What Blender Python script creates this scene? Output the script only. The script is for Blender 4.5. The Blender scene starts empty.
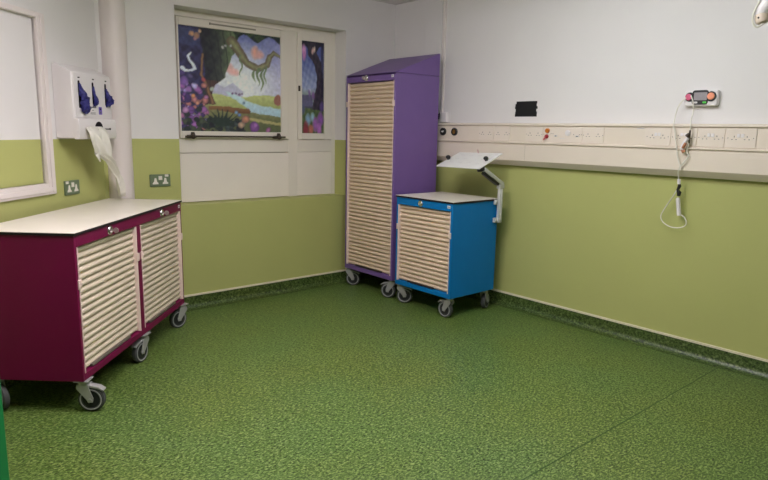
import bpy, bmesh, math, random
from mathutils import Vector, Matrix, noise
C = bpy.context.scene.collection
PI = math.pi

# ------------------------------------------------------------------ materials
def lin(c):
    return tuple(((v/255)/12.92 if v/255 <= .04045 else ((v/255+.055)/1.055)**2.4) for v in c)
def mat(name, c, rough=.5, spec=.4, metal=0, var=.06, scale=18, bump=0, bscale=200, alpha=1, coat=0):
    m = bpy.data.materials.new(name); m.use_nodes = True
    nt = m.node_tree; b = nt.nodes['Principled BSDF']
    tc = nt.nodes.new('ShaderNodeTexCoord')
    n = nt.nodes.new('ShaderNodeTexNoise'); n.inputs['Scale'].default_value = scale; n.inputs['Detail'].default_value = 4
    r = nt.nodes.new('ShaderNodeValToRGB')
    l = lin(c)
    r.color_ramp.elements[0].position = .3; r.color_ramp.elements[1].position = .7
    r.color_ramp.elements[0].color = (*[v*(1-var) for v in l], 1)
    r.color_ramp.elements[1].color = (*[min(1, v*(1+var)) for v in l], 1)
    nt.links.new(tc.outputs['Object'], n.inputs['Vector'])
    nt.links.new(n.outputs['Fac'], r.inputs['Fac'])
    nt.links.new(r.outputs['Color'], b.inputs['Base Color'])
    b.inputs['Roughness'].default_value = rough
    b.inputs['Specular IOR Level'].default_value = spec
    b.inputs['Metallic'].default_value = metal
    b.inputs['Alpha'].default_value = alpha
    b.inputs['Coat Weight'].default_value = coat
    if bump:
        n2 = nt.nodes.new('ShaderNodeTexNoise'); n2.inputs['Scale'].default_value = bscale; n2.inputs['Detail'].default_value = 3
        bp = nt.nodes.new('ShaderNodeBump'); bp.inputs['Strength'].default_value = bump; bp.inputs['Distance'].default_value = .002
        nt.links.new(tc.outputs['Object'], n2.inputs['Vector'])
        nt.links.new(n2.outputs['Fac'], bp.inputs['Height'])
        nt.links.new(bp.outputs['Normal'], b.inputs['Normal'])
    return m

M = dict(
    white=mat('white_wall_paint', (221, 219, 218), .6, .3, var=.015, scale=3, bump=.06, bscale=90),
    green=mat('green_wall_paint', (175, 179, 112), .55, .3, var=.02, scale=2.5, bump=.06, bscale=90),
    ceil=mat('ceiling_paint', (205, 203, 198), .8, .2, var=.02, scale=6),
    frame=mat('white_gloss_paint', (222, 214, 211), .4, .4, var=.015, scale=4),
    upvc=mat('window_white', (230, 224, 214), .4, .4, var=.015, scale=5),
    panel=mat('window_infill_panel', (237, 230, 221), .45, .4, var=.02, scale=3),
    trim=mat('cream_capping', (222, 214, 190), .5, .4, var=.03),
    trunk=mat('trunking_cream', (221, 210, 195), .4, .4, var=.015, scale=3),
    trunk2=mat('trunking_plate_cream', (224, 213, 200), .38, .4, var=.015, scale=3),
    magenta=mat('magenta_powder_coat', (110, 2, 62), .5, .28, var=.03, scale=8, bump=.03, bscale=400),
    purple=mat('purple_powder_coat', (112, 85, 147), .42, .45, var=.03, scale=8, bump=.03, bscale=400),
    blue=mat('blue_powder_coat', (0, 112, 180), .5, .25, var=.03, scale=8, bump=.03, bscale=400),
    gcab=mat('bright_green_powder_coat', (16, 126, 68), .42, .45, var=.03, scale=8, bump=.03, bscale=400),
    top=mat('white_laminate', (228, 222, 210), .35, .4, var=.015, scale=10),
    edge=mat('dark_edge_band', (28, 22, 30), .5, .3),
    slat=mat('cream_shutter', (207, 194, 174), .45, .35, var=.03, scale=12),
    slat2=mat('warm_cream_shutter', (212, 191, 167), .45, .35, var=.03, scale=12),
    guide=mat('pale_guide_strip', (226, 205, 196), .45, .4, var=.02),
    grip=mat('shutter_grip_grey', (120, 112, 104), .35, .5, metal=.5),
    dgrip=mat('shutter_grip_dark', (42, 34, 40), .4, .4),
    chrome=mat('chrome', (205, 205, 205), .22, .5, metal=1, var=.02),
    castor=mat('grey_castor_housing', (168, 168, 168), .4, .5, metal=.35, var=.04),
    rubber=mat('grey_rubber_tyre', (72, 74, 74), .6, .3, var=.06),
    hub=mat('dark_wheel_hub', (38, 40, 42), .5, .4),
    ring=mat('pale_wheel_ring', (150, 152, 150), .45, .4),
    plastic=mat('white_plastic', (226, 222, 222), .35, .45, var=.01),
    plastic2=mat('pale_grey_plastic', (208, 206, 206), .4, .45, var=.015),
    film=mat('white_film_plastic', (226, 224, 214), .35, .5, var=.03, scale=25, bump=.2, bscale=60),
    dark=mat('dark_opening', (20, 16, 22), .7, .2),
    glove=mat('blue_nitrile', (38, 37, 108), .5, .4, var=.25, scale=60, bump=.5, bscale=120),
    ink=mat('grey_print', (104, 104, 112), .6, .2),
    logo=mat('violet_print', (120, 100, 190), .6, .2),
    socket=mat('green_socket_plate', (104, 120, 92), .45, .45, var=.04),
    pale=mat('pale_socket_white', (226, 222, 212), .4, .45, var=.02),
    tape=mat('black_tape', (24, 25, 27), .5, .35, var=.2, scale=80),
    black=mat('black_plastic', (26, 26, 28), .4, .45, var=.1),
    brass=mat('brass_ring', (176, 140, 62), .3, .5, metal=.8),
    orange=mat('amber_button', (190, 112, 30), .4, .5),
    red=mat('red_button', (158, 32, 48), .4, .5),
    pink=mat('pink_button', (214, 92, 128), .4, .5),
    salmon=mat('salmon_button', (238, 150, 112), .4, .5),
    lime=mat('lime_button', (70, 196, 66), .4, .5),
    screen=mat('grey_screen', (150, 144, 148), .25, .5, var=.08, scale=120),
    cord=mat('white_cord', (222, 220, 208), .45, .4),
    copper=mat('tan_clip', (170, 112, 78), .45, .4),
    arm=mat('pale_grey_arm', (196, 198, 194), .38, .5, metal=.2),
    tray=mat('pale_tray', (226, 226, 222), .4, .45, var=.02),
    bronze=mat('dark_bronze_bar', (72, 62, 52), .4, .5, metal=.4),
    beige=mat('beige_connector', (212, 196, 178), .4, .45),
    rose=mat('pinkish_collar', (206, 172, 168), .4, .45),
    lock=mat('lock_face', (196, 186, 182), .3, .5, metal=.7),
    tag=mat('white_tag', (222, 220, 224), .45, .4),
)
# vinyl flooring with grass-like flecks
def vinyl(name='fleck_green_vinyl', k_=1.0):
    m = bpy.data.materials.new(name); m.use_nodes = True
    nt = m.node_tree; b = nt.nodes['Principled BSDF']; N = nt.nodes.new; Lk = nt.links.new
    tc = N('ShaderNodeTexCoord')
    mp = N('ShaderNodeMapping'); mp.inputs['Rotation'].default_value = (0, 0, .35); mp.inputs['Scale'].default_value = (1, 1.8, 1)
    Lk(tc.outputs['Object'], mp.inputs['Vector'])
    n1 = N('ShaderNodeTexNoise'); n1.inputs['Scale'].default_value = 70; n1.inputs['Detail'].default_value = 3; n1.inputs['Roughness'].default_value = .65
    n1.inputs['Distortion'].default_value = .6
    Lk(mp.outputs['Vector'], n1.inputs['Vector'])
    r1 = N('ShaderNodeValToRGB'); e = r1.color_ramp.elements
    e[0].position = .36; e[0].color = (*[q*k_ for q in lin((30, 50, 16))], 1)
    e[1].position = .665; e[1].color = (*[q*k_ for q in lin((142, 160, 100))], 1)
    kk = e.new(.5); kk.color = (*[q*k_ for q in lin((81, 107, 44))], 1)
    Lk(n1.outputs['Fac'], r1.inputs['Fac'])
    n2 = N('ShaderNodeTexNoise'); n2.inputs['Scale'].default_value = 1.6; n2.inputs['Detail'].default_value = 3
    Lk(tc.outputs['Object'], n2.inputs['Vector'])
    r2 = N('ShaderNodeValToRGB'); f = r2.color_ramp.elements
    f[0].position = .35; f[0].color = (.92, 1.0, 1.0, 1); f[1].position = .65; f[1].color = (1.05, 1.0, .86, 1)
    Lk(n2.outputs['Fac'], r2.inputs['Fac'])
    mx = N('ShaderNodeMix'); mx.data_type = 'RGBA'; mx.blend_type = 'MULTIPLY'; mx.inputs['Factor'].default_value = 1
    Lk(r1.outputs['Color'], mx.inputs['A']); Lk(r2.outputs['Color'], mx.inputs['B'])
    Lk(mx.outputs['Result'], b.inputs['Base Color'])
    b.inputs['Roughness'].default_value = .4; b.inputs['Specular IOR Level'].default_value = .5
    bp = N('ShaderNodeBump'); bp.inputs['Strength'].default_value = .25; bp.inputs['Distance'].default_value = .002
    Lk(n1.outputs['Fac'], bp.inputs['Height']); Lk(bp.outputs['Normal'], b.inputs['Normal'])
    return m
M['vinyl'] = vinyl(); M['cove'] = vinyl('shaded_fleck_skirting_vinyl', .6)  # skirting copies the floor vinyl with shade put into its darker colour
def ceiling_tiles():
    m = mat('ceiling_tiles', (226, 224, 221), .8, .2, var=.02, scale=60)
    nt = m.node_tree; b = nt.nodes['Principled BSDF']; src = b.inputs['Base Color'].links[0].from_socket
    br = nt.nodes.new('ShaderNodeTexBrick'); br.offset = 0; br.inputs['Scale'].default_value = 1
    br.inputs['Brick Width'].default_value = .6; br.inputs['Row Height'].default_value = .6; br.inputs['Mortar Size'].default_value = .008
    br.inputs['Mortar'].default_value = (*lin((170, 168, 164)), 1)
    tc = nt.nodes.new('ShaderNodeTexCoord'); nt.links.new(tc.outputs['Object'], br.inputs['Vector'])
    nt.links.new(src, br.inputs['Color1']); nt.links.new(src, br.inputs['Color2'])
    nt.links.new(br.outputs['Color'], b.inputs['Base Color'])
    return m
M['tiles'] = ceiling_tiles()
def printed():
    m = mat('printed_vinyl_picture', (128, 128, 128), .35, .4)
    nt = m.node_tree; b = nt.nodes['Principled BSDF']
    a = nt.nodes.new('ShaderNodeVertexColor'); a.layer_name = 'print'
    nt.links.new(a.outputs['Color'], b.inputs['Base Color'])
    return m
M['print'] = printed()
def lamp_mat(name, c, k):
    m = bpy.data.materials.new(name); m.use_nodes = True
    b = m.node_tree.nodes['Principled BSDF']
    b.inputs['Base Color'].default_value = (.9, .9, .9, 1)
    b.inputs['Emission Color'].default_value = (*c, 1); b.inputs['Emission Strength'].default_value = k
    return m

# ------------------------------------------------------------------ mesh building
class MB:
    def __init__(s): s.v = []; s.f = []; s.m = []
    def add(s, vs, fs, mi=0):
        o = len(s.v); s.v += [tuple(v) for v in vs]
        for f in fs: s.f.append([i+o for i in f]); s.m.append(mi)
        return s
    def box(s, x0, x1, y0, y1, z0, z1, mi=0):
        vs = [(x, y, z) for z in (z0, z1) for y in (y0, y1) for x in (x0, x1)]
        return s.add(vs, [(0, 2, 3, 1), (4, 5, 7, 6), (0, 1, 5, 4), (2, 6, 7, 3), (0, 4, 6, 2), (1, 3, 7, 5)], mi)
    def prism(s, poly, a, b, axis='y', mi=0):
        # poly in the two other axes, extruded from a to b along axis
        def P(p, t):
            return {'x': (t, p[0], p[1]), 'y': (p[0], t, p[1]), 'z': (p[0], p[1], t)}[axis]
        n = len(poly); vs = [P(p, a) for p in poly]+[P(p, b) for p in poly]
        return s.add(vs, [list(range(n))[::-1], list(range(n, 2*n))]+[(i, (i+1) % n, (i+1) % n+n, i+n) for i in range(n)], mi)
    def rings(s, rs, mi=0, caps=True, close=False):
        n = len(rs[0]); vs = [p for r in rs for p in r]; fs = []
        for k in range(len(rs)-1):
            for i in range(n):
                j = (i+1) % n; fs.append((k*n+i, k*n+j, (k+1)*n+j, (k+1)*n+i))
        if caps: fs += [list(range(n))[::-1], [(len(rs)-1)*n+i for i in range(n)]]
        return s.add(vs, fs, mi)
    def tube(s, pts, r, mi=0, n=10, r2=None):
        pts = [Vector(p) for p in pts]; rs = []
        rr = r if isinstance(r, (list, tuple)) else [r]*len(pts)
        ref = None
        for i, p in enumerate(pts):
            t = (pts[min(i+1, len(pts)-1)]-pts[max(i-1, 0)]).normalized()
            if ref is None:
                ref = Vector((0, 0, 1)) if abs(t.z) < .9 else Vector((1, 0, 0))
            u = (ref-t*ref.dot(t)).normalized(); w = t.cross(u); ref = u
            rs.append([p+u*(rr[i]*math.cos(2*PI*k/n))+w*(rr[i]*math.sin(2*PI*k/n)) for k in range(n)])
        return s.rings(rs, mi)
    def cyl(s, a, b, r, mi=0, n=24, r2=None):
        return s.tube([a, b], [r, r if r2 is None else r2], mi, n)
    def ball(s, c, r, mi=0, n=12, sc=(1, 1, 1)):
        c = Vector(c); rs = []
        for k in range(n//2+1):
            a = -PI/2+PI*k/(n//2); rad = max(math.cos(a), .02)
            rs.append([c+Vector((sc[0]*r*rad*math.cos(2*PI*i/n), sc[1]*r*rad*math.sin(2*PI*i/n), sc[2]*r*math.sin(a))) for i in range(n)])
        return s.rings(rs, mi)
    def build(s, name, mats, parent=None, bevel=0, shift=(0, 0, 0), smooth=True, loc=(0, 0, 0), angle=40, seg=2):
        if not isinstance(mats, (list, tuple)): mats = [mats]
        me = bpy.data.meshes.new(name)
        me.from_pydata([(x+shift[0], y+shift[1], z+shift[2]) for x, y, z in s.v], [], s.f)
        for m_ in mats: me.materials.append(M[m_] if isinstance(m_, str) else m_)
        for p, mi in zip(me.polygons, s.m): p.material_index = mi
        bm = bmesh.new(); bm.from_mesh(me); bmesh.ops.recalc_face_normals(bm, faces=bm.faces); bm.to_mesh(me); bm.free()
        if smooth:
            for p in me.polygons: p.use_smooth = True
            me.set_sharp_from_angle(angle=math.radians(angle))
        o = bpy.data.objects.new(name, me); C.objects.link(o)
        o.location = loc
        if parent: o.parent = parent
        if bevel:
            b = o.modifiers.new('bevel', 'BEVEL'); b.width = bevel; b.segments = seg; b.limit_method = 'ANGLE'; b.angle_limit = math.radians(40)
        return o
def tag(o, label=None, cat=None, group=None, kind=None):
    if label: o['label'] = label
    if cat: o['category'] = cat
    if group: o['group'] = group
    if kind: o['kind'] = kind
    return o
def thing(name, label, cat, loc, rz=0, group=None):
    o = bpy.data.objects.new(name, None); C.objects.link(o); o.empty_display_size = .1
    o.location = loc; o.rotation_euler = (0, 0, rz)
    return tag(o, label, cat, group)
def struct(o, label=None, cat=None):
    o['kind'] = 'structure'
    return tag(o, label, cat)
def smoothpath(pts, k=6):
    pts = [Vector(p) for p in pts]; out = []
    for i in range(len(pts)-1):
        a, b, c, d = pts[max(i-1, 0)], pts[i], pts[i+1], pts[min(i+2, len(pts)-1)]
        for j in range(k):
            t = j/k
            out.append(.5*((2*b)+(c-a)*t+(2*a-5*b+4*c-d)*t*t+(3*b-a-3*c+d)*t**3))
    return out+[pts[-1]]
def arc(cx, cz, r, a0, a1, n=8):
    return [(cx+r*math.cos(a0+(a1-a0)*i/n), cz+r*math.sin(a0+(a1-a0)*i/n)) for i in range(n+1)]
def roundrect(x0, x1, z0, z1, r, n=5):
    return arc(x1-r, z1-r, r, 0, PI/2, n)+arc(x0+r, z1-r, r, PI/2, PI, n)+arc(x0+r, z0+r, r, PI, 1.5*PI, n)+arc(x1-r, z0+r, r, 1.5*PI, 2*PI, n)

# ------------------------------------------------------------------ room frame
# back wall: y = 0; right wall: x = 0; left wall: slanted from (-2.57, 0)
H = 2.47; DADO = 1.268
LW = Vector((-2.57, 0, 0)); LANG = PI/2-.8079            # direction of local +x along the left wall
RZ_LEFT, RZ_RIGHT, RZ_BACK = LANG, -PI/2, 0.0             # local x to the right, local y into the wall
def onleft(s, d=0, z=0):
    return (LW.x+s*math.cos(LANG)+d*math.sin(LANG), s*math.sin(LANG)-d*math.cos(LANG), z)
LLEN = 4.5
far = onleft(-LLEN)
FY = -5.9
foot = [(0, 0), (LW.x, 0), (far[0], far[1]), (far[0], FY), (0, FY)]

m = MB(); m.prism(foot, -.12, 0, 'z'); struct(m.build('floor', 'vinyl', smooth=False), 'green grass-flecked vinyl floor', 'floor')
m = MB(); m.prism(foot, H, H+.1, 'z'); struct(m.build('ceiling', 'tiles', smooth=False), 'off-white ceiling', 'ceiling')
# back wall with the window recess
WX0, WX1, WZ0, WZ1, WD = -2.047, -.558, .787, 2.184, .15
m = MB()
for x0, x1 in ((LW.x-.3, WX0), (WX1, .3)):
    m.box(x0, x1, 0, .3, 0, DADO, 1); m.box(x0, x1, 0, .3, DADO, H, 0)
m.box(WX0, WX1, 0, .3, 0, WZ0, 1); m.box(WX0, WX1, 0, .3, WZ1, H, 0)
struct(m.build('wall_back', ['white', 'green'], smooth=False), 'white over green back wall with a recessed window', 'wall')
m = MB(); m.box(0, -FY+.1, 0, .2, 0, DADO-.01, 1); m.box(0, -FY+.1, 0, .2, DADO-.01, H, 0)
o = struct(m.build('wall_right', ['white', 'green'], smooth=False), 'white over green right wall', 'wall'); o.rotation_euler.z = RZ_RIGHT
# left wall with the blanked opening
FS0, FS1, FZ0, FZ1 = -2.2, -.615, 1.022, 1.936
m = MB()
for z0, z1, k in ((0, FZ0, 1),):
    m.box(-LLEN, .1, 0, .15, z0, z1, k)
m.box(-LLEN, FS0, 0, .15, FZ0, DADO, 1); m.box(FS1, .1, 0, .15, FZ0, DADO, 1)
m.box(-LLEN, FS0, 0, .15, DADO, FZ1, 0); m.box(FS1, .1, 0, .15, DADO, FZ1, 0)
m.box(-LLEN, .1, 0, .15, FZ1, H, 0)
m.box(FS0, FS1, .012, .15, FZ0, DADO, 1); m.box(FS0, FS1, .012, .15, DADO, FZ1, 0)
o = struct(m.build('wall_left', ['white', 'green'], smooth=False), 'white over green left wall', 'wall'); o.rotation_euler.z = RZ_LEFT; o.location = LW
m = MB(); m.box(far[0]-.15, far[0], FY, far[1]+.1, 0, DADO, 1); m.box(far[0]-.15, far[0], FY, far[1]+.1, DADO, H, 0)
struct(m.build('wall_side', ['white', 'green'], smooth=False), 'white over green side wall', 'wall')
m = MB(); m.box(far[0]-.15, .2, FY-.15, FY, 0, DADO, 1); m.box(far[0]-.15, .2, FY-.15, FY, DADO, H, 0)
struct(m.build('wall_front', ['white', 'green'], smooth=False), 'white over green front wall', 'wall')
# raised frame round the blanked opening
m = MB()
a, b = FS1, -.548
def mould(m, x0, x1, z0, z1):
    m.box(x0, x1, -.022, .012, z0, z1)
m.box(a, b, -.02, .02, .957, 1.953); m.box(FS0-.09, a, -.02, .02, .957, FZ0)
m.box(FS0-.09, FS0, -.02, .02, FZ0, 1.953); m.box(FS0, a, -.02, .02, FZ1-.012, 1.953)
m.box(b-.042, b-.012, -.026, -.02, .97, 1.94); m.box(FS0-.07, b-.042, -.026, -.02, .97, .998)
o = struct(m.build('trim_1', 'frame', bevel=.004), 'white frame around the blanked opening', 'trim'); o.rotation_euler.z = RZ_LEFT; o.location = LW
# rounded pipe boxing in the back corner
m = MB(); m.cyl((-2.462, 0.012, 0), (-2.462, .012, H), .083, n=40)
struct(m.build('trim_2', 'frame'), 'white rounded pipe casing in the corner', 'trim')
# vertical casing and small conduit on the right wall
m = MB(); m.box(.40, .60, -.02, .01, 1.42, H)
o = struct(m.build('trim_3', 'white', bevel=.004), 'shallow painted casing on the right wall', 'trim'); o.rotation_euler.z = RZ_RIGHT
m = MB(); m.box(.612, .638, -.022, .01, 1.505, H)
o = struct(m.build('trim_4', 'frame', bevel=.003), 'slim white conduit down the right wall', 'trim'); o.rotation_euler.z = RZ_RIGHT
# coved skirtings
def skirting(name, x0, x1, rz, loc, label):
    r = .045
    prof = [(0, 0), (0, .1), (-.006, .1)]+[(-.006-r+r*math.cos(t), .001+r-r*math.sin(t)) for t in [i*PI/16 for i in range(9)]]+[(-.006-r, 0)]
    m = MB(); m.prism(prof, x0, x1, 'x')
    m.box(x0, x1, -.012, 0, .1, .113, 1)
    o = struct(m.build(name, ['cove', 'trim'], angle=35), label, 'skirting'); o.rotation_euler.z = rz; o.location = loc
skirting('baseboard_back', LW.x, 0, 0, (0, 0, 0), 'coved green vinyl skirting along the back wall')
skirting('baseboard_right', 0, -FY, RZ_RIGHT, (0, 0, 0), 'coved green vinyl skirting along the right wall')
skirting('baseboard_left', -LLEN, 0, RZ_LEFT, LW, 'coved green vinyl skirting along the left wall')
m = MB(); m.box(-5.0, -.052, -3.018, -3.012, -.002, .0006)
struct(m.build('trim_5', mat('weld_seam', (52, 82, 38), .4), smooth=False), 'dark weld seam across the vinyl floor', 'trim')

# ------------------------------------------------------------------ window
WY = WD
def clampn(v, a=0, b=1): return max(a, min(b, v))
def inpoly(x, y, P):
    c = False; j = len(P)-1
    for i in range(len(P)):
        if (P[i][1] > y) != (P[j][1] > y) and x < (P[j][0]-P[i][0])*(y-P[i][1])/(P[j][1]-P[i][1])+P[i][0]: c = not c
        j = i
    return c
def dseg(x, y, P):
    best = (9, 0)
    for i in range(len(P)-1):
        (ax, ay), (bx, by) = P[i][:2], P[i+1][:2]
        t = clampn(((x-ax)*(bx-ax)+(y-ay)*(by-ay))/((bx-ax)**2+(by-ay)**2+1e-9))
        d = math.hypot(x-ax-t*(bx-ax), y-ay-t*(by-ay)); w = P[i][2]*(1-t)+P[i+1][2]*t
        if d-w < best[0]: best = (d-w, d/w if w else 0)
    return best
def mixc(a, b, t): return tuple(a[i]*(1-t)+b[i]*t for i in range(3))
RND = random.Random(5)
BLOBS = []
for i in range(150):            # flower bank at the left and along the bottom
    u = RND.random()**1.6*.24; v = .03+RND.random()*.43
    BLOBS.append((u, v, .012+RND.random()*.022, RND.choice([(120, 70, 160), (160, 90, 180), (190, 110, 170), (70, 50, 120), (60, 50, 110), (200, 120, 110), (50, 60, 100), (150, 130, 200), (46, 60, 62)])))
for i in range(60):
    u = RND.random()*.6; v = RND.random()*.12
    BLOBS.append((u, v, .015+RND.random()*.02, RND.choice([(40, 52, 52), (52, 70, 50), (70, 86, 62), (34, 40, 50), (60, 80, 80)])))
BLOBS += [(.715, .055, .055, (130, 70, 160)), (.73, .07, .03, (156, 90, 186)), (.62, .13, .04, (196, 126, 96)), (.58, .07, .035, (186, 150, 120)), (.86, .02, .03, (160, 90, 150)),
          (.53, .2, .02, (120, 170, 210)), (.56, .17, .018, (90, 130, 200)), (.61, .3, .014, (110, 160, 190)), (.45, .09, .02, (110, 160, 190)), (.53, .39, .012, (120, 110, 150)), (.56, .38, .014, (130, 104, 150)), (.5, .385, .012, (120, 90, 150)), (.59, .385, .01, (126, 106, 150)),
          (.13, .31, .03, (200, 120, 120)), (.12, .34, .02, (230, 150, 90)), (.16, .28, .02, (236, 160, 120)), (.05, .2, .03, (190, 130, 190))]
BLOBS2 = [(.12, .93, .025, (200, 140, 90)), (.17, .92, .03, (170, 120, 90)), (.2, .96, .018, (210, 170, 130)), (.155, .89, .016, (160, 110, 120)), (.41, .83, .014, (190, 190, 190)), (.44, .85, .012, (170, 170, 180)), (.49, .86, .012, (170, 180, 190)),
          (.04, .48, .045, (120, 80, 170)), (.08, .4, .03, (150, 100, 180)), (.14, .44, .03, (170, 170, 220)), (.03, .56, .03, (80, 60, 130)), (.22, .5, .02, (180, 70, 80)), (.1, .53, .02, (90, 80, 130)), (.3, .42, .022, (170, 190, 180))]
def paint_main(u, v):
    n = math.sin(u*37+v*11)*math.sin(v*43-u*19)*.5+math.sin(u*91)*math.sin(v*83)*.35
    sky = mixc((176, 182, 208), (84, 96, 172), clampn((v-.55)/.42))
    d = math.hypot((u-.6)*1.1, v-.5); sky = mixc((214, 224, 222), sky, clampn(d/.42))
    sky = mixc(sky, (156, 146, 206), clampn((u-.8)*2.2)*.6)
    c = mixc(sky, (226, 232, 232), .12*n+.1)
    if inpoly(u, v, [(.24, .36), (.34, .47), (.42, .44), (.5, .5), (.6, .42), (.6, .36)]): c = mixc((150, 150, 190), c, .4)
    for (x, y, rx, ry, k) in ((.46, .64, .06, .05, (214, 160, 158)), (.52, .6, .06, .04, (218, 164, 164)), (.73, .82, .045, .07, (216, 152, 132)), (.78, .8, .05, .045, (206, 150, 150))):
        q = ((u-x)/rx)**2+((v-y)/ry)**2
        if q < 1: c = mixc(k, c, q*.6)
    if v < .37+.02*math.sin(u*9): c = mixc((176, 188, 112), (146, 160, 92), clampn((.37-v)*8))
    if inpoly(u, v, [(.42, .4), (.5, .39), (.62, .33), (.8, .27), (1, .245), (1, .16), (.82, .165), (.68, .2), (.62, .27), (.46, .36)]): c = mixc((176, 204, 210), (150, 186, 206), clampn((.4-v)*5))
    if v < .25+.03*math.sin(u*7+1)-.13*clampn((u-.55)*2): c = mixc((136, 136, 84), (84, 94, 62), clampn((.27-v)*5+n*.25))
    if inpoly(u, v, [(.6, .15), (.82, .13), (1, .1), (1, .07), (.8, .1), (.62, .125)]): c = mixc(c, (190, 176, 110), .7)
    if inpoly(u, v, [(.26, .25), (.42, .26), (.5, .245), (.66, .245), (.68, .21), (.66, .185), (.45, .2), (.27, .22)]): c = mixc((132, 92, 58), (104, 66, 44), clampn((.25-v)*16))
    if u > .93 and .28 < v < .42: 
        q = ((u-.97)/.04)**2+((v-.34)/.06)**2
        if q < 1: c = (150, 96, 84)
    # foliage overhead and the dark bank to the left
    if v > .95-.09*clampn((.62-u)*4)+.03*math.sin(u*23): c = mixc((36, 44, 56), (62, 82, 52), clampn(n+.5))
    if u < .3-.08*math.sin(v*7) and v > .2: c = mixc((44, 38, 74), (58, 60, 110), clampn(.5+n))
    if u < .2 and .82 < v < .98 : c = mixc(c, (60, 74, 124), .5)
    # trunk
    if inpoly(u, v, [(.19, 1), (.52, 1), (.56, .84), (.5, .76), (.47, .66), (.43, .55), (.33, .46), (.3, .36), (.33, .27), (.18, .26), (.23, .4), (.24, .6)]):
        t = clampn((u-.22)/.28); c = mixc((42, 44, 56), (100, 122, 84), t*t*1.05+n*.2)
        if v < .5: c = mixc(c, (96, 62, 58), .65)
        if abs(math.sin(u*46+v*6)) < .22: c = mixc(c, (38, 36, 46), .6)
    d, q = dseg(u, v, [(.22, .75, .012), (.2, .55, .014), (.26, .42, .014), (.3, .28, .02)])
    if d < 0: c = mixc((150, 112, 76), (84, 60, 54), q)
    d, q = dseg(u, v, [(.5, .9, .05), (.58, .8, .045), (.65, .7, .04), (.76, .66, .035), (.86, .7, .03), (.89, .8, .028), (.93, .83, .022), (1, .79, .012)])
    if d < 0: c = mixc((134, 140, 96), (92, 72, 66), clampn(q*.9+n*.2))
    for x, w, y0, y1 in ((.72, .012, .5, .64), (.76, .014, .47, .67), (.8, .012, .42, .66), (.83, .01, .48, .68), (.585, .008, .55, .78)):
        if abs(u-x-.012*math.sin(v*40)) < w*clampn((v-y0)*12) and y0 < v < y1: c = mixc((120, 146, 104), (94, 118, 84), clampn((v-y0)*5))
    for (x, y, r, k) in BLOBS:
        q = ((u-x)**2+(v-y)**2)/r/r
        if q < 1: c = mixc(k, mixc(k, (40, 36, 60), .5), q)
    for (x, y, r, k) in BLOBS2:
        q = ((u-x)**2+(v-y)**2)/r/r
        if q < 1: c = mixc(k, c, q*.5)
    # dark fern blades
    for a in range(9):
        an = .35+a*.29
        d, q = dseg(u, v, [(.38, .06, .018), (.38+.2*math.cos(an), .06+.17*math.sin(an), .003)])
        if d < 0: c = (40, 56, 54)
    # pale ribbon curl
    d, q = dseg(u, v, [(.03, .6, .018), (.055, .575, .012), (.1, .585, .01), (.138, .61, .012), (.125, .65, .011), (.1, .68, .009), (.085, .715, .009), (.11, .75, .006)])
    if d < 0: c = (196, 208, 224)
    return c
def paint_side(u, v):
    n = math.sin(u*27+v*21)*math.sin(v*53-u*9)*.5
    c = mixc((146, 160, 196), (70, 86, 160), clampn((v-.45)*2.4+n*.4))
    if v < .5: c = mixc((120, 140, 130), c, clampn((v-.4)*10))
    if v < .3: c = mixc((96, 116, 66), (60, 84, 52), clampn(.5+n))
    if .3 < v < .36: c = mixc((150, 170, 180), c, .4)
    if v > .9+.05*math.sin(u*9): c = (36, 34, 56)
    if inpoly(u, v, [(.3, 1), (.3, .86), (.55, .76), (.68, .64), (.66, .5), (.52, .34), (.48, .27), (1, .25), (1, .6), (.88, .78), (.62, .92), (.6, 1)]): c = mixc((66, 58, 74), (44, 38, 58), clampn(.5+n))
    if u > .86 and v > .4: c = mixc(c, (36, 34, 60), .6)
    if v < .42 and u < .5 and v > .28: c = mixc(c, (70, 60, 116), .7)
    for (x, y, r, k) in ((.12, .9, .11, (206, 132, 190)), (.16, .84, .09, (188, 110, 180)), (.5, .9, .07, (200, 160, 150)), (.58, .92, .05, (220, 190, 170)), (.4, .46, .05, (190, 196, 206)), (.55, .42, .08, (120, 80, 150)), (.36, .44, .07, (116, 86, 160)),
                         (.3, .15, .12, (110, 150, 190)), (.5, .18, .1, (130, 170, 200)), (.62, .1, .14, (150, 80, 180)), (.85, .16, .14, (130, 70, 170)), (.8, .05, .12, (170, 90, 190)), (.2, .05, .14, (140, 40, 60)), (.42, .04, .1, (186, 90, 80)), (.9, .3, .1, (90, 70, 140)), (.08, .26, .1, (80, 90, 130))):
        q = ((u-x)**2+((v-y)*1.6)**2)/r/r
        if q < 1: c = mixc(k, c, q*.6)
    return c
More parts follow.
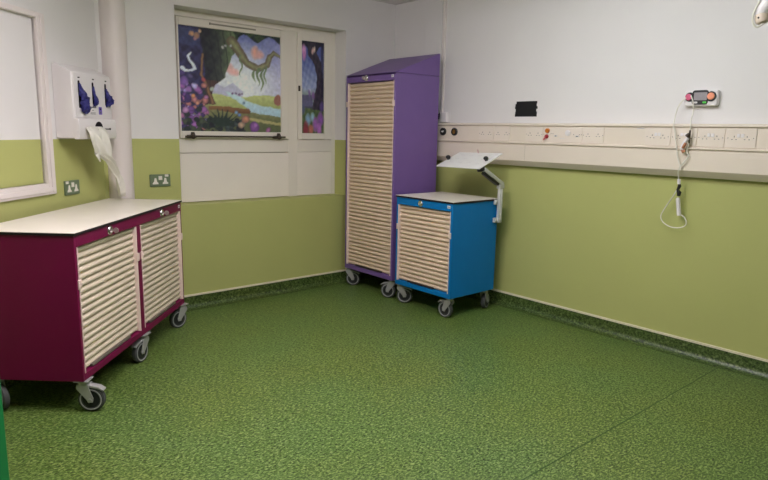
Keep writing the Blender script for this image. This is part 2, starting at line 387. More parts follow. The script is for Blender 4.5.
def picture(name, x0, x1, z0, z1, y, nx, nz, fn, parent, shift):
    m = MB(); cols = []; asp = (x1-x0)/(z1-z0)
    vs = []
    for j in range(nz+1):
        for i in range(nx+1):
            u, v = i/nx, j/nz
            vs.append((x0+(x1-x0)*u, y, z0+(z1-z0)*v)); acc = [0, 0, 0]
            for du, dv in ((-.25, -.25), (.25, -.25), (-.25, .25), (.25, .25)):
                uu, vv = clampn(u+du/nx), clampn(v+dv/nz)
                q = Vector((uu*asp, vv, 3.1))
                wu = noise.noise(q*9)*.012+noise.noise(q*24)*.007; wv = noise.noise(q*9+Vector((7, 3, 1)))*.012+noise.noise(q*24+Vector((2, 9, 4)))*.007
                c = fn(clampn(uu+wu/asp), clampn(vv+wv)); g = 1.17+.1*noise.noise(q*30)+.06*noise.noise(q*60); gm = sum(c)/3; c = [x*.78+gm*.22 for x in c]
                for k in range(3): acc[k] += lin((max(0, min(255, c[0]*g)), max(0, min(255, c[1]*g)), max(0, min(255, c[2]*g))))[k]/4
            cols.append((*acc, 1))
    fs = [(j*(nx+1)+i, j*(nx+1)+i+1, (j+1)*(nx+1)+i+1, (j+1)*(nx+1)+i) for j in range(nz) for i in range(nx)]
    k = len(vs); vs += [(x0, y+.004, z0), (x1, y+.004, z0), (x1, y+.004, z1), (x0, y+.004, z1)]; cols += [(.02, .02, .03, 1)]*4
    fs.append((k+3, k+2, k+1, k))
    m.add(vs, fs)
    me = bpy.data.meshes.new(name); me.from_pydata([(a+shift[0], b+shift[1], c+shift[2]) for a, b, c in vs], [], fs)
    me.materials.append(M['print'])
    at = me.color_attributes.new('print', 'FLOAT_COLOR', 'POINT')
    for i, c in enumerate(cols): at.data[i].color = c
    o = bpy.data.objects.new(name, me); C.objects.link(o); o.parent = parent
    return o
win = bpy.data.objects.new('window_1', None); C.objects.link(win); win.location = (WX0, WD, WZ0)
struct(win, 'white window with a printed forest picture over white infill panels', 'window')
sh = (-WX0, -WD, -WZ0)
m = MB()          # fixed frame
m.box(WX0, WX1, WY, WY+.06, 2.14, WZ1); m.box(WX0, -1.985, WY, WY+.06, WZ0, 2.14); m.box(-.6, WX1, WY, WY+.06, WZ0, 2.14)
m.box(-1.042, -.955, WY, WY+.06, WZ0, 2.14); m.box(-1.985, -1.042, WY, WY+.06, 1.163, 1.268); m.box(-.955, -.6, WY, WY+.06, 1.163, 1.268)
m.box(-1.985, -.6, WY+.05, WY+.14, WZ0, 2.14)
m.build('window_frame', 'upvc', win, bevel=.003, shift=sh)
m = MB(); m.box(-1.983, -1.035, WY+.001, WY+.05, WZ0+.004, 1.159); m.build('infill_panel', 'panel', win, bevel=.003, shift=sh)
m = MB(); m.box(-.956, -.599, WY+.001, WY+.05, WZ0+.002, 1.161); m.build('infill_panel', 'panel', win, bevel=.003, shift=sh)
def sash(name, x0, x1, z0, z1, px0, px1, pz0, pz1):
    m = MB(); y = WY-.014
    m.box(x0, px0, y, WY+.03, z0, z1); m.box(px1, x1, y, WY+.03, z0, z1)
    m.box(px0, px1, y, WY+.03, pz1, z1); m.box(px0, px1, y, WY+.03, z0, pz0)
    return m.build(name, 'upvc', win, bevel=.004, shift=sh)
sa = sash('main_sash', -1.98, -1.046, 1.27, 2.136, -1.966, -1.113, 1.325, 2.08)
picture('printed_picture', -1.967, -1.112, 1.324, 2.081, WY+.002, 128, 112, paint_main, sa, sh)
m = MB(); m.box(-1.723, -1.34, WY-.017, WY-.012, 2.106, 2.118); m.box(-1.728, -1.715, WY-.02, WY-.012, 2.104, 2.12)
m.build('trickle_vent', mat('vent_grey', (150, 144, 134), .5), sa, bevel=.001, shift=sh)  # one even grey over the whole vent strip
m = MB(); m.tube([(-1.915, WY-.045, 1.287), (-1.1, WY-.045, 1.287)], .0065, n=10)
rod = m.build('safety_bar', 'bronze', sa, shift=sh)
for x in (-1.9, -1.165):
    m = MB(); m.box(x-.03, x+.03, WY-.03, WY-.012, 1.272, 1.296); m.prism([(x-.014, 1.275), (x+.03, 1.275), (x+.014, 1.318), (x-.004, 1.318)], WY-.05, WY-.03, 'y')
    m.ball((x+.004, WY-.05, 1.284), .018, n=12); m.cyl((x-.055, WY-.045, 1.283), (x-.02, WY-.045, 1.286), .008)
    m.build('bar_bracket', 'bronze', rod, bevel=.002, shift=sh)
sb = sash('side_sash', -.953, -.602, 1.27, 2.141, -.911, -.68, 1.322, 2.081)
picture('printed_picture', -.912, -.679, 1.321, 2.082, WY+.002, 44, 112, paint_side, sb, sh)
m = MB(); m.box(-.95, -.936, WY-.026, WY-.012, 1.668, 1.712); m.build('window_catch', 'bronze', sb, bevel=.002, shift=sh)

# ------------------------------------------------------------------ trolleys
def castor(parent, x, y, ang, brake, ztop=.16):
    # local: built at origin, trailing along +x, then turned
    ca, sa_ = math.cos(ang), math.sin(ang)
    def T(m):
        m.v = [(x+a*ca-b*sa_, y+a*sa_+b*ca, c) for a, b, c in m.v]; return m
    R_, tr = .0625, .034
    m = MB()
    m.box(-.034, .034, -.034, .034, ztop-.005, ztop+.001)
    m.cyl((0, 0, ztop-.022), (0, 0, ztop-.004), .027, n=20)
    for s in (-1, 1):
        P = [(-.026, ztop-.02), (.026, ztop-.02), (.034, ztop-.045), (tr+.016, R_+.008), (tr+.012, R_-.012), (tr-.01, R_-.014), (tr-.016, R_), (-.012, ztop-.06), (-.028, ztop-.04)]
        m.prism(P, s*.021-.0025, s*.021+.0025, 'y')
    m.box(-.026, .03, -.0235, .0235, ztop-.026, ztop-.02)
    m.cyl((tr, -.027, R_), (tr, .027, R_), .009, n=14)
    c = T(m).build('castor', 'castor', parent, bevel=.0015)
    m = MB()
    prof = [(R_*.62, -.012), (R_*.78, -.015), (R_*.9, -.0155), (R_, -.01), (R_, .01), (R_*.9, .0155), (R_*.78, .015), (R_*.62, .012)]
    n = 36
    rs = [[(tr+r*math.cos(2*PI*k/n), w, R_+r*math.sin(2*PI*k/n)) for k in range(n)] for r, w in prof]
    rs2 = rs
    m.rings(rs, 0, caps=False)
    for s in (-1, 1):
        m.cyl((tr, s*.004, R_), (tr, s*.013, R_), R_*.64, 1, 32)
        rr = [[(tr+R_*q*math.cos(2*PI*k/n), s*w, R_+R_*q*math.sin(2*PI*k/n)) for k in range(n)] for q, w in ((.74, .0146), (.74, .0172), (.83, .0172), (.83, .015))]
        m.rings(rr, 2, caps=False)
    T(m).build('wheel', ['rubber', 'hub', 'ring'], c)
    if brake:
        m = MB(); m.prism([(.0, ztop-.028), (.03, ztop-.024), (.075, ztop-.034), (.098, ztop-.05), (.094, ztop-.056), (.07, ztop-.045), (.03, ztop-.036), (0, ztop-.04)], -.018, .018, 'y')
        T(m).build('brake_pedal', 'castor', c, bevel=.002)
    return c
ZB = .16
def shutter(parent, x0, x1, z0, z1, mname, yb=.016, grip=('grip', .27, .82), pitch=.0327):
    n = max(1, round((z1-z0)/pitch)); p = (z1-z0)/n
    prof = []
    for k in range(n):
        for t, y in ((0, .018), (.06, .0105), (.15, .0052), (.28, .0016), (.44, 0), (.6, .0008), (.76, .0036), (.9, .0095)):
            prof.append((yb+y, z0+p*(k+t)))
    prof += [(yb+.018, z1), (yb+.021, z1), (yb+.021, z0)]
    m = MB(); m.prism(prof, x0, x1, 'x')
    s = m.build('shutter', mname, parent, angle=38)
    g = MB(); w = x1-x0
    g.prism([(.001, z0+.004), (yb+.006, z0), (yb+.006, z0+.016), (.004, z0+.014)], x0+w*grip[1], x0+w*grip[2], 'x')
    g.build('shutter_grip', grip[0], s, bevel=.0015)
    return s
def lock(parent, x, z, key=True):
    m = MB()
    n = 28
    rr = [[(x+r*math.cos(2*PI*k/n), y, z+r*math.sin(2*PI*k/n)) for k in range(n)] for r, y in ((.023, .001), (.023, -.008), (.02, -.012), (.0125, -.012), (.0125, -.006))]
    m.rings(rr, 0, caps=False); m.cyl((x, .001, z), (x, -.008, z), .0115, 1, 20); m.box(x-.0015, x+.0015, -.0095, -.0075, z-.006, z+.006, 2)
    L_ = m.build('lock', ['chrome', 'lock', 'black'], parent)
    if key:
        m = MB(); m.box(x-.0012, x+.0012, -.032, -.008, z-.004, z+.004); m.cyl((x-.0015, -.036, z), (x+.0015, -.036, z), .014, n=16)
        m.tube(smoothpath([(x, -.036, z-.008), (x+.012, -.03, z-.012), (x+.02, -.022, z-.005), (x+.014, -.022, z+.004)]), .0018, n=6)
        m.build('key', 'lock', L_, bevel=.0008)
    return L_
def trolley(name, label, loc, rz, units, uw, depth, ztop, body, slatm, grip, slope=None, castors=(), locks=(), toptop=True, detail=True, guidem='guide'):
    t = thing(name, label, 'trolley', loc, rz)
    W = units*uw; th = .018
    m = MB()
    m.box(0, th, .0, depth, ZB, ztop); m.box(W-th, W, .0, depth, ZB, ztop)
    m.box(th, W-th, depth-th, depth, ZB, ztop); m.box(th, W-th, .0, depth-th, ZB, ZB+.035); m.box(th, W-th, 0.0, depth-th, ztop-.055, ztop)
    for k in range(1, units): m.box(k*uw-.026, k*uw+.026, 0, depth-th, ZB+.035, ztop-.055)
    m.box(th, W-th, .038, .05, ZB+.035, ztop-.055)
    if slope:
        m.box(0, W, 0, .006, ztop-.012, ztop)
    m.build('cabinet_body', body, t, bevel=.0025)
    if slope:
        m = MB(); m.prism([(0, ztop+.002), (0, ztop+.006), (depth, slope), (depth, ztop+.002)], 0, W, 'x')
        m.build('sloping_top', body, t, bevel=.002)
    else:
        m = MB(); e = .006
        m.box(-e, W+e, -e, depth+e, ztop, ztop+.012, 1); m.box(-e, W+e, -e, depth+e, ztop+.012, ztop+.0145, 0)
        m.build('worktop', ['top', 'edge'], t, bevel=.001)
    for k in range(units if detail else 0):
        a = k*uw; l = .02 if k == 0 else .027; r = uw-(.02 if k == units-1 else .027)
        x0, x1 = a+l, a+r; z0, z1 = ZB+.037, ztop-.058
        shutter(t, x0+.006, x1-.006, z0, z1, slatm, grip=grip)
        for gx0, gx1 in ((x0-.0005, x0+.006), (x1-.006, x1+.0005)):
            m = MB(); m.box(gx0, gx1, -.0015, .034, z0-.001, z1+.001); m.build('shutter_guide', guidem, t, bevel=.0008)
        zc = ZB+(ztop-ZB)*(.67 if ztop < 1 else .86)
        for cx in (x0, x1):
            m = MB(); m.box(cx-.012, cx+.014, -.007, .002, zc-.022, zc+.022); m.box(cx-.004, cx+.008, -.01, -.006, zc-.012, zc+.012)
            m.build('latch_tab', guidem, t, bevel=.003)
    for x, k in locks: lock(t, x, ztop-.026, k)
    for x, y, an, br in castors: castor(t, x, y, an, br)
    m = MB(); m.box(W-.052, W-.024, -.0015, .002, ztop-.034, ztop-.014); m.box(W-.048, W-.028, -.002, -.001, ztop-.027, ztop-.022, 1)
    m.build('tag_plate', ['tag', 'ink'], t, bevel=.0005)
    return t
MAG = trolley('storage_trolley', 'wide magenta two-shutter storage trolley with white worktop against left wall', (-3.115, -1.355, 0), PI/2-.7396, 2, .68, .485, .857, 'magenta', 'slat', ('grip', .12, .8),
        castors=[(.036, .02, -1.5, True), (.705, .016, 2.95, True), (1.335, .012, 2.55, False), (.045, .45, -2.15, False), (1.3, .42, -2.6, False), (.68, .42, -2.0, False)],
        locks=[(.337, True), (1.017, True)])
BLU = trolley('storage_trolley', 'small blue storage trolley with cream shutter, standing beside the tall purple one', (-.66, -.803, 0), RZ_RIGHT, 1, .592, .497, .853, 'blue', 'slat2', ('dgrip', .2, .72),
        castors=[(.018, .045, .8, True), (.547, .05, 3.2, True), (.547, .44, 1.92, False), (.045, .44, .6, False)], locks=[(.27, False)])
PUR = trolley('storage_trolley', 'tall purple storage trolley with sloping top and long cream shutter in the corner', (-.628, -.103, 0), RZ_RIGHT, 1, .622, .475, 1.795, 'purple', 'slat2', ('dgrip', .2, .8), slope=1.978,
        castors=[(.02, .036, .7, True), (.577, .05, 3.6, True), (.045, .42, 1.0, False), (.577, .42, .7, False)], locks=[(.27, True)])
ga = PI/2-.7396
GRN = trolley('storage_trolley', 'bright green trolley, only its edge showing at the lower left corner', (0, 0, 0), 0, 1, .6, .49, .857, 'gcab', 'slat', ('grip', .2, .8),
        castors=[(.05, .05, .3, True), (.55, .05, -.5, True), (.05, .44, .6, False), (.55, .44, .7, False)], locks=[(.3, False)])
# turned end-on: its plain right side faces the room, the far corner of that side stands at (gx, gy)
gx, gy = -3.557, -2.20
GRN.rotation_euler.z = RZ_LEFT-PI/2
GRN.location = (gx-.6*math.sin(LANG)-.49*math.cos(LANG), gy+.6*math.cos(LANG)-.49*math.sin(LANG), 0)

# ------------------------------------------------------------------ tray arm beside the blue trolley
arm = thing('tray_arm', 'pale tilted tray on a jointed grey arm clamped beside the blue trolley', 'tray arm', (-.14, -1.43, .687))
sh = (.14, 1.43, -.687)
m = MB(); m.box(-.191, -.157, -1.436, -1.408, .687, .955); m.box(-.181, -.167, -1.442, -1.434, .70, .94)
m.build('mounting_post', 'arm', arm, bevel=.004, shift=sh)
for z in (.706, .843):
    m = MB(); m.box(-.218, -.185, -1.418, -1.3955, z-.018, z+.018); m.cyl((-.205, -1.424, z), (-.205, -1.40, z), .01)
    m.build('mounting_bracket', 'arm', arm, bevel=.004, shift=sh)
m = MB(); m.cyl((-.174, -1.422, .95), (-.174, -1.422, .98), .02); m.ball((-.174, -1.422, .978), .022, n=16)
m.prism([(-.205, .945), (-.147, .945), (-.155, .99), (-.19, 1.01)], -1.44, -1.406, 'y')
m.build('pivot', 'arm', arm, bevel=.003, shift=sh)
a = Vector((-.18, -1.422, .975)); b = Vector((-.395, -1.422, 1.088))
m = MB(); ax = (b-a).normalized(); up = ax.cross(Vector((0, 1, 0))).normalized(); 
if up.z < 0: up = -up
sd = Vector((0, 1, 0))
def beam(m, a, b, w, h0, h1, mi=0):
    vs = []
    for p in (a, b):
        for s_, hh in ((-1, h0), (1, h0), (1, h1), (-1, h1)): vs.append(p+sd*(w*s_)+up*hh)
    m.add(vs, [(0, 1, 2, 3), (7, 6, 5, 4), (0, 4, 5, 1), (1, 5, 6, 2), (2, 6, 7, 3), (3, 7, 4, 0)], mi)
beam(m, a, b, .02, -.004, .024); beam(m, a+ax*.03, b-ax*.02, .017, -.024, -.004, 1)
m.build('spring_arm', ['arm', 'black'], arm, bevel=.004, shift=sh)
# tray: front edge low, back edge high
FA, FB = Vector((-.44, -1.0, 1.098)), Vector((-.44, -1.432, 1.101)); BC, BD = Vector((-.2, -1.443, 1.208)), Vector((-.2, -1.02, 1.2))
nrm = (FB-FA).cross(BC-FB).normalized()
if nrm.z < 0: nrm = -nrm
m = MB(); q = [FA, FB, BC, BD]
vs = [p+nrm*0 for p in q]+[p-nrm*.008 for p in q]
m.add(vs, [(0, 1, 2, 3), (7, 6, 5, 4)]+[(i, (i+1) % 4, (i+1) % 4+4, i+4) for i in range(4)])
def tp(u, v, h=0): return FA.lerp(FB, u).lerp(BD.lerp(BC, u), v)+nrm*h
for u in (.2, .4, .6, .8):
    for v in (.3, .55, .8):
        p0, p1 = tp(u-.05, v, .0002), tp(u+.05, v, .0002)
        m.tube([p0, p1], .0022, 1, 6)
tr = m.build('tray', ['tray', 'plastic2'], arm, bevel=.0015, shift=sh)
for u, v in ((.03, .48), (.9, .5)):
    p = tp(u, v); m = MB(); m.cyl(p-nrm*.002, p+nrm*.014, .012, n=16); m.ball(p+nrm*.018, .019, n=14, sc=(1, 1, .85))
    m.build('clamp_knob', 'black', tr, shift=sh)
p = tp(.47, .97); m = MB(); m.cyl(p, p+nrm*.028, .005, n=10); m.build('stop_pin', 'rose', tr, shift=sh)
p = tp(.95, .14, -.012); m = MB(); m.cyl(p+nrm*.004, p-nrm*.02, .03); m.build('tilt_joint', 'black', arm, shift=sh)

# ------------------------------------------------------------------ bedhead trunking on the right wall
tk = thing('wall_trunking', 'long cream service trunking with sockets and outlets across the right wall', 'trunking', (0, 0, 1.11), RZ_RIGHT)
sh = (0, 0, -1.11); L_ = 5.6
prof = [(0, 1.12), (-.03, 1.114), (-.036, 1.114), (-.074, 1.15), (-.078, 1.155), (-.078, 1.268), (-.074, 1.272), (-.074, 1.278), (-.088, 1.281), (-.088, 1.289), (-.07, 1.292), (-.07, 1.408), (-.084, 1.411), (-.084, 1.42), (-.07, 1.428), (0, 1.43)]
m = MB(); m.prism(prof, .03, L_, 'x'); m.build('trunking_body', 'trunk', tk, shift=sh, angle=25, bevel=.0012)
for s in (1.55, 3.35): 
    m = MB(); m.box(s, s+.002, -.0785, -.07, 1.155, 1.268); m.build('lid_joint', mat('joint_line', (168, 158, 142), .5), tk, shift=sh)  # joint drawn as a thin line darker than the lid
def pins(m, s, z, y, mi=1):
    m.box(s-.0022, s+.0022, y-.0008, y+.001, z+.004, z+.0125, mi)
    for k in (-1, 1): m.box(s+k*.011-.004, s+k*.011+.004, y-.0008, y+.001, z-.0095, z-.006, mi)
PY = -.075
def plate(s0, s1, socks, z=1.350, rock=True, extra=()):
    m = MB(); m.box(s0, s1, PY, -.069, 1.2965, 1.404)
    for s in socks: pins(m, s, z, PY)
    for s in extra: m.cyl((s, PY-.0006, z), (s, PY+.002, z), .0028, 1, 8)
    o = m.build('socket_plate', ['trunk2', 'hub'], tk, shift=sh, bevel=.0015)
    if rock and len(socks) > 1:
        mid = (socks[0]+socks[-1])/2
        for k in (-1, 1):
            r = MB(); r.box(mid+k*.0105-.008, mid+k*.0105+.008, PY-.004, PY, z+.004, z+.024); r.build('rocker_switch', 'plastic', o, shift=sh, bevel=.001)
    return o
E4 = lambda a, b: ()
for s0, s1 in ((2.45, 2.609), (2.613, 2.763), (2.767, 2.916), (2.92, 3.08)):
    c = (s0+s1)/2; plate(s0, s1, (c-.033, c+.033), extra=(c-.066, c+.066))
for s0, s1 in ((3.6, 3.75), (3.76, 3.91), (4.4, 4.55)):
    c = (s0+s1)/2; plate(s0, s1, (c-.033, c+.033))
plate(1.1, 1.248, (1.138, 1.21), rock=False, extra=(1.108,)); plate(1.252, 1.405, (1.291, 1.368), rock=False, extra=(1.398,))
plate(1.548, 1.695, (1.586, 1.655), rock=False, extra=(1.556, 1.688)); plate(2.015, 2.17, (2.055, 2.129), rock=False, extra=(2.022, 2.163))
m = MB(); m.box(1.7, 2.012, PY+.001, -.069, 1.2965, 1.404)
for s, z in ((1.705, 1.352), (1.765, 1.356), (1.78, 1.356), (1.945, 1.353), (1.99, 1.353), (2.005, 1.353)): m.cyl((s, PY, z), (s, PY+.003, z), .0028, 1, 8)
for s in (1.804, 1.973): m.box(s-.012, s+.012, PY-.002, PY+.002, 1.336, 1.347, 2); m.box(s-.006, s+.006, PY-.0028, PY+.002, 1.338, 1.344, 1)
m.box(1.835, 1.875, PY, PY+.002, 1.322, 1.326, 2)
cp = m.build('call_panel', ['trunk2', 'hub', 'plastic2'], tk, shift=sh, bevel=.001)
m = MB(); m.cyl((1.901, PY+.002, 1.363), (1.901, PY-.006, 1.363), .02); m.cyl((1.901, PY-.006, 1.363), (1.901, PY-.012, 1.363), .013); m.build('call_socket', 'plastic', cp, shift=sh)
m = MB(); m.cyl((1.736, PY+.002, 1.377), (1.736, PY-.014, 1.377), .017, r2=.015); m.build('push_button', 'orange', cp, shift=sh, bevel=.002)
m = MB(); m.cyl((1.731, PY+.002, 1.336), (1.731, PY-.012, 1.336), .015, r2=.013); m.cyl((1.731, PY-.01, 1.336), (1.722, PY-.026, 1.312), .005); m.build('push_button', 'red', cp, shift=sh, bevel=.002)
for s, mm, lab in ((.712, 'plastic', None), (.84, 'brass', None)):
    m = MB(); n = 28
    m.rings([[(s+r*math.cos(2*PI*k/n), y, 1.358+r*math.sin(2*PI*k/n)) for k in range(n)] for r, y in ((.031, PY+.005), (.031, PY-.008), (.027, PY-.012), (.02, PY-.012), (.018, PY-.004))], 0, caps=False)
    m.cyl((s, PY+.004, 1.358), (s, PY-.006, 1.358), .02, 1, 24); m.cyl((s, PY-.006, 1.358), (s, PY-.01, 1.358), .008, 2, 16)
    m.cyl((s-.012, PY-.008, 1.358), (s+.014, PY-.012, 1.362), .005, 2, 10)
    m.build('gas_outlet', ['black', 'black' if mm == 'plastic' else mm, mm], tk, shift=sh)
m = MB(); m.box(3.012, 3.15, -.0795, -.077, 1.236, 1.251); m.build('lid_label', 'trunk2', tk, shift=sh)
m = MB(); m.box(2.395, 2.44, PY, -.069, 1.397, 1.401); m.build('lid_label', 'plastic2', tk, shift=sh)

# small white box where the conduit ends
b_ = thing('junction_box', 'small white junction box above the trunking, beside the purple trolley', 'junction box', (0, -.67, 1.436), RZ_RIGHT)
sh = (-.67, 0, -1.436)
m = MB(); m.box(.632, .706, -.04, -.001, 1.436, 1.516); m.build('box_cover', 'plastic', b_, shift=sh, bevel=.004)
m = MB(); m.box(.60, .632, -.03, -.022, 1.466, 1.506); m.cyl((.62, -.034, 1.50), (.62, -.02, 1.50), .012); m.cyl((.615, -.034, 1.468), (.615, -.02, 1.468), .01); m.build('cable_gland', 'chrome', b_, shift=sh, bevel=.002)

# ------------------------------------------------------------------ black tape patch
rr = random.Random(3)
Lp, Rp = [], []
k = 6
for i in range(k):
    z0 = 1.478+.113*i/k; z1 = 1.478+.113*(i+1)/k-.001
    jl, jr = rr.uniform(-.006, .006), rr.uniform(-.007, .007)
    Lp += [(1.388+jl, z0), (1.388+jl, z1)]; Rp += [(1.58+jr, z0), (1.58+jr, z1)]
m = MB(); m.prism(Rp+Lp[::-1], -.002, 0, 'y')
o = m.build('tape_patch', 'tape', None, shift=(-1.485, 0, -1.535)); o.location = (0, -1.485, 1.535); o.rotation_euler.z = RZ_RIGHT
tag(o, 'black tape patch with ragged edges stuck on the white right wall', 'tape')
# faint scuff on the wall
# ------------------------------------------------------------------ nurse call unit
nc = thing('nurse_call_unit', 'white nurse call unit with black fascia, screen and round coloured buttons', 'call unit', (0, -2.745, 1.53), RZ_RIGHT)
sh = (-2.745, 0, -1.53)
m = MB(); m.prism(roundrect(2.652, 2.84, 1.532, 1.622, .012), -.04, 0, 'y'); m.build('housing', 'plastic', nc, shift=sh, bevel=.005)
m = MB(); m.prism(roundrect(2.70, 2.79, 1.540, 1.622, .014), -.046, -.038, 'y')
m.cyl((2.686, -.0455, 1.584), (2.686, -.038, 1.584), .027, n=32); m.cyl((2.806, -.0455, 1.585), (2.806, -.038, 1.585), .029, n=32)
m.build('fascia', 'black', nc, shift=sh, bevel=.0015)
m = MB(); m.prism(roundrect(2.711, 2.785, 1.564, 1.609, .004), -.0475, -.045, 'y'); m.build('screen', 'screen', nc, shift=sh)
for s, z, r, c in ((2.68, 1.584, .0195, 'pink'), (2.806, 1.586, .021, 'salmon')):
    m = MB(); m.cyl((s, -.045, z), (s, -.052, z), r, n=28, r2=r*.9); m.build('call_button', c, nc, shift=sh, bevel=.002)
for s, c in ((2.774, 'lime'), (2.723, 'plastic')):
    m = MB(); m.prism(roundrect(s-.011, s+.011, 1.546, 1.557, .005), -.049, -.045, 'y'); m.build('key_button', c, nc, shift=sh)
# ------------------------------------------------------------------ call lead hanging from it
cl = thing('call_lead', 'looped white call lead hanging from the wall unit, with a slim white handset', 'lead', (0, -2.69, .8), RZ_RIGHT)
sh = (-2.69, 0, -.8)
def cv(pts): return smoothpath([(s, -d, z) for s, d, z in pts])
m = MB()
m.tube(cv([(2.668, .05, 1.58), (2.652, .06, 1.562), (2.628, .06, 1.522), (2.623, .07, 1.463), (2.632, .1, 1.41), (2.642, .1, 1.391), (2.655, .1, 1.321), (2.666, .1, 1.274), (2.681, .1, 1.215), (2.694, .1, 1.174), (2.686, .095, 1.15), (2.682, .085, 1.131), (2.684, .07, 1.089), (2.682, .06, 1.06)]), .0034, n=8)
m.tube(cv([(2.697, .057, 1.592), (2.712, .062, 1.565), (2.72, .064, 1.535), (2.725, .068, 1.497), (2.722, .08, 1.45), (2.732, .1, 1.404), (2.731, .1, 1.357), (2.73, .1, 1.305), (2.726, .1, 1.264), (2.738, .1, 1.24), (2.712, .1, 1.199), (2.694, .1, 1.174)]), .0034, n=8)
m.tube(cv([(2.682, .062, 1.07), (2.678, .06, 1.045), (2.649, .055, .988), (2.601, .05, .903), (2.587, .05, .858), (2.609, .05, .823), (2.655, .05, .803), (2.704, .05, .804), (2.738, .05, .82), (2.744, .05, .846), (2.727, .05, .874), (2.702, .05, .885)]), .0034, n=8)
m.build('cord', 'cord', cl, shift=sh)
m = MB(); m.tube([(2.684, -.055, .975), (2.698, -.05, .88)], .0125, n=14); m.ball((2.684, -.055, .976), .0125); m.build('handset', 'plastic', cl, shift=sh)
m = MB(); m.tube([(2.686, -.066, 1.075), (2.69, -.066, 1.06), (2.68, -.062, 1.035), (2.69, -.062, 1.018), (2.688, -.062, .998)], [.007, .011, .009, .013, .010], n=10); m.build('cord_clip', 'black', cl, shift=sh)
m = MB(); m.tube([(2.683, -.068, 1.1), (2.686, -.068, 1.07)], .010, n=10); m.build('cord_sleeve', 'plastic', cl, shift=sh)
m = MB(); m.tube(cv([(2.703, .11, 1.275), (2.703, .11, 1.295), (2.715, .11, 1.325), (2.73, .11, 1.345)]), .011, 0, 10); m.tube([(2.708, -.118, 1.286), (2.722, -.118, 1.316)], .009, 1, 8); m.tube([(2.702, -.11, 1.278), (2.714, -.11, 1.262)], .011, 1, 8)
m.tube([(2.722, -.112, 1.355), (2.735, -.112, 1.372)], [.013, .007], 2, 10); m.tube([(2.735, -.108, 1.39), (2.737, -.108, 1.315)], .005, 2, 8)
m.build('plug', ['plastic', 'copper', 'bronze'], cl, shift=sh)
# ------------------------------------------------------------------ hanging pendant at the upper right
pn = thing('hanging_pendant', 'white pendant connector with a loop of cord, hanging at upper right', 'pendant', (-.5, -3.19, 1.86))
def pp(s, z, d=0): return (-.5-d, -s-.026, z+(.022 if z < 2.3 else 0))
sh = (.5, 3.19, -1.86)
m = MB(); m.tube([pp(3.182, 1.985), pp(3.178, 1.97), pp(3.154, 1.925), pp(3.150, 1.905)], [.022, .03, .033, .027], n=20); m.build('connector_body', 'plastic', pn, shift=sh)
m = MB(); m.tube([pp(3.152, 1.909), pp(3.155, 1.895), pp(3.160, 1.872), pp(3.162, 1.864)], [.029, .032, .028, .016], n=20); m.ball(pp(3.150, 1.89, .028), .0055, 1); m.build('connector_tip', ['beige', 'black'], pn, shift=sh)
m = MB(); m.tube([pp(3.182, 1.98), pp(3.19, 2.0), pp(3.205, 2.06)], [.03, .034, .024], n=20); m.build('collar', 'rose', pn, shift=sh)
m = MB(); m.tube(smoothpath([pp(3.205, 2.05), pp(3.206, 2.2), pp(3.205, H)]), .009, n=10)
m.tube(smoothpath([pp(3.15, 2.04, .02), pp(3.148, 1.98, .025), pp(3.132, 1.93, .03), pp(3.125, 1.9, .03), pp(3.128, 1.868, .03), pp(3.142, 1.85, .02), pp(3.162, 1.86, .01), pp(3.178, 1.874, 0)]), .005, n=8)
m.tube(smoothpath([pp(3.15, 2.04, .02), pp(3.165, 2.12, .01), pp(3.2, 2.2)]), .005, n=8)
m.build('cord', 'cord', pn, shift=sh)
# ------------------------------------------------------------------ wall sockets
def wall_socket(label, base, rz, extra):
    t = thing('wall_socket', label, 'socket', base, rz, None)
    m = MB(); m.prism(roundrect(0, .146, 0, .086, .005), -.011, 0, 'y'); m.build('faceplate', 'socket', t, bevel=.002)
    for c in (.038, .108):
        m = MB(); m.prism([(c-.02, .017), (c+.02, .017), (c+.02, .026), (c+.011, .034), (c+.006, .06), (c-.006, .06), (c-.011, .034), (c-.02, .026)], -.0125, -.0105, 'y'); m.build('outlet', 'pale', t, bevel=.001)
    m = MB(); m.box(.060, .086, -.015, -.0105, .046, .074); m.build('rocker_switch', 'pale', t, bevel=.002)
    m = MB(); m.box(extra-.013, extra+.013, -.015, -.0105, .068, .084); m.build('indicator', 'pale', t, bevel=.002)
wall_socket('green double socket on left wall below the glove dispenser', onleft(-.451, 0, .934), RZ_LEFT, .018)
wall_socket('green double socket on back wall, left of the window', (-2.272, 0, .935), 0, .118)
# ------------------------------------------------------------------ glove and apron dispenser
DO = Vector(onleft(-.28, 0, 1.275))
gd = thing('glove_dispenser', 'white wall dispenser with three glove slots above an apron slot', 'dispenser', DO, RZ_LEFT)
sh = (.28, 0, -1.275)
m = MB(); m.prism([(0, 1.275), (0, 1.703), (-.02, 1.70), (-.118, 1.655), (-.118, 1.392), (-.118, 1.275)], -.488, -.078, 'x')
m.build('housing', 'plastic', gd, shift=sh, bevel=.006)
m = MB(); m.box(-.476, -.084, -.1225, -.117, 1.396, 1.645)
for s, z0, z1 in ((-.428, 1.45, 1.608), (-.284, 1.473, 1.607), (-.144, 1.473, 1.608)):
    m.prism(roundrect(s-.0095, s+.0095, z0, z1, .008), -.1236, -.122, 'y', 1)
for s in (-.425, -.276, -.136): m.box(s-.01, s+.01, -.1232, -.122, 1.621, 1.628, 1)
for i in range(6): m.box(-.332+i*.0125, -.322+i*.0125, -.1232, -.122, 1.455, 1.463, 2)
for z, w in ((1.44, .02), (1.425, .055), (1.418, .06)): m.box(-.295-w/2, -.295+w/2, -.1231, -.122, z, z+.003, 2)
m.prism(roundrect(-.232, -.196, 1.418, 1.464, .005), -.1234, -.122, 'y', 3)
m.box(-.222, -.206, -.1238, -.1232, 1.446, 1.456, 1); m.box(-.222, -.208, -.1238, -.1232, 1.426, 1.434, 2)
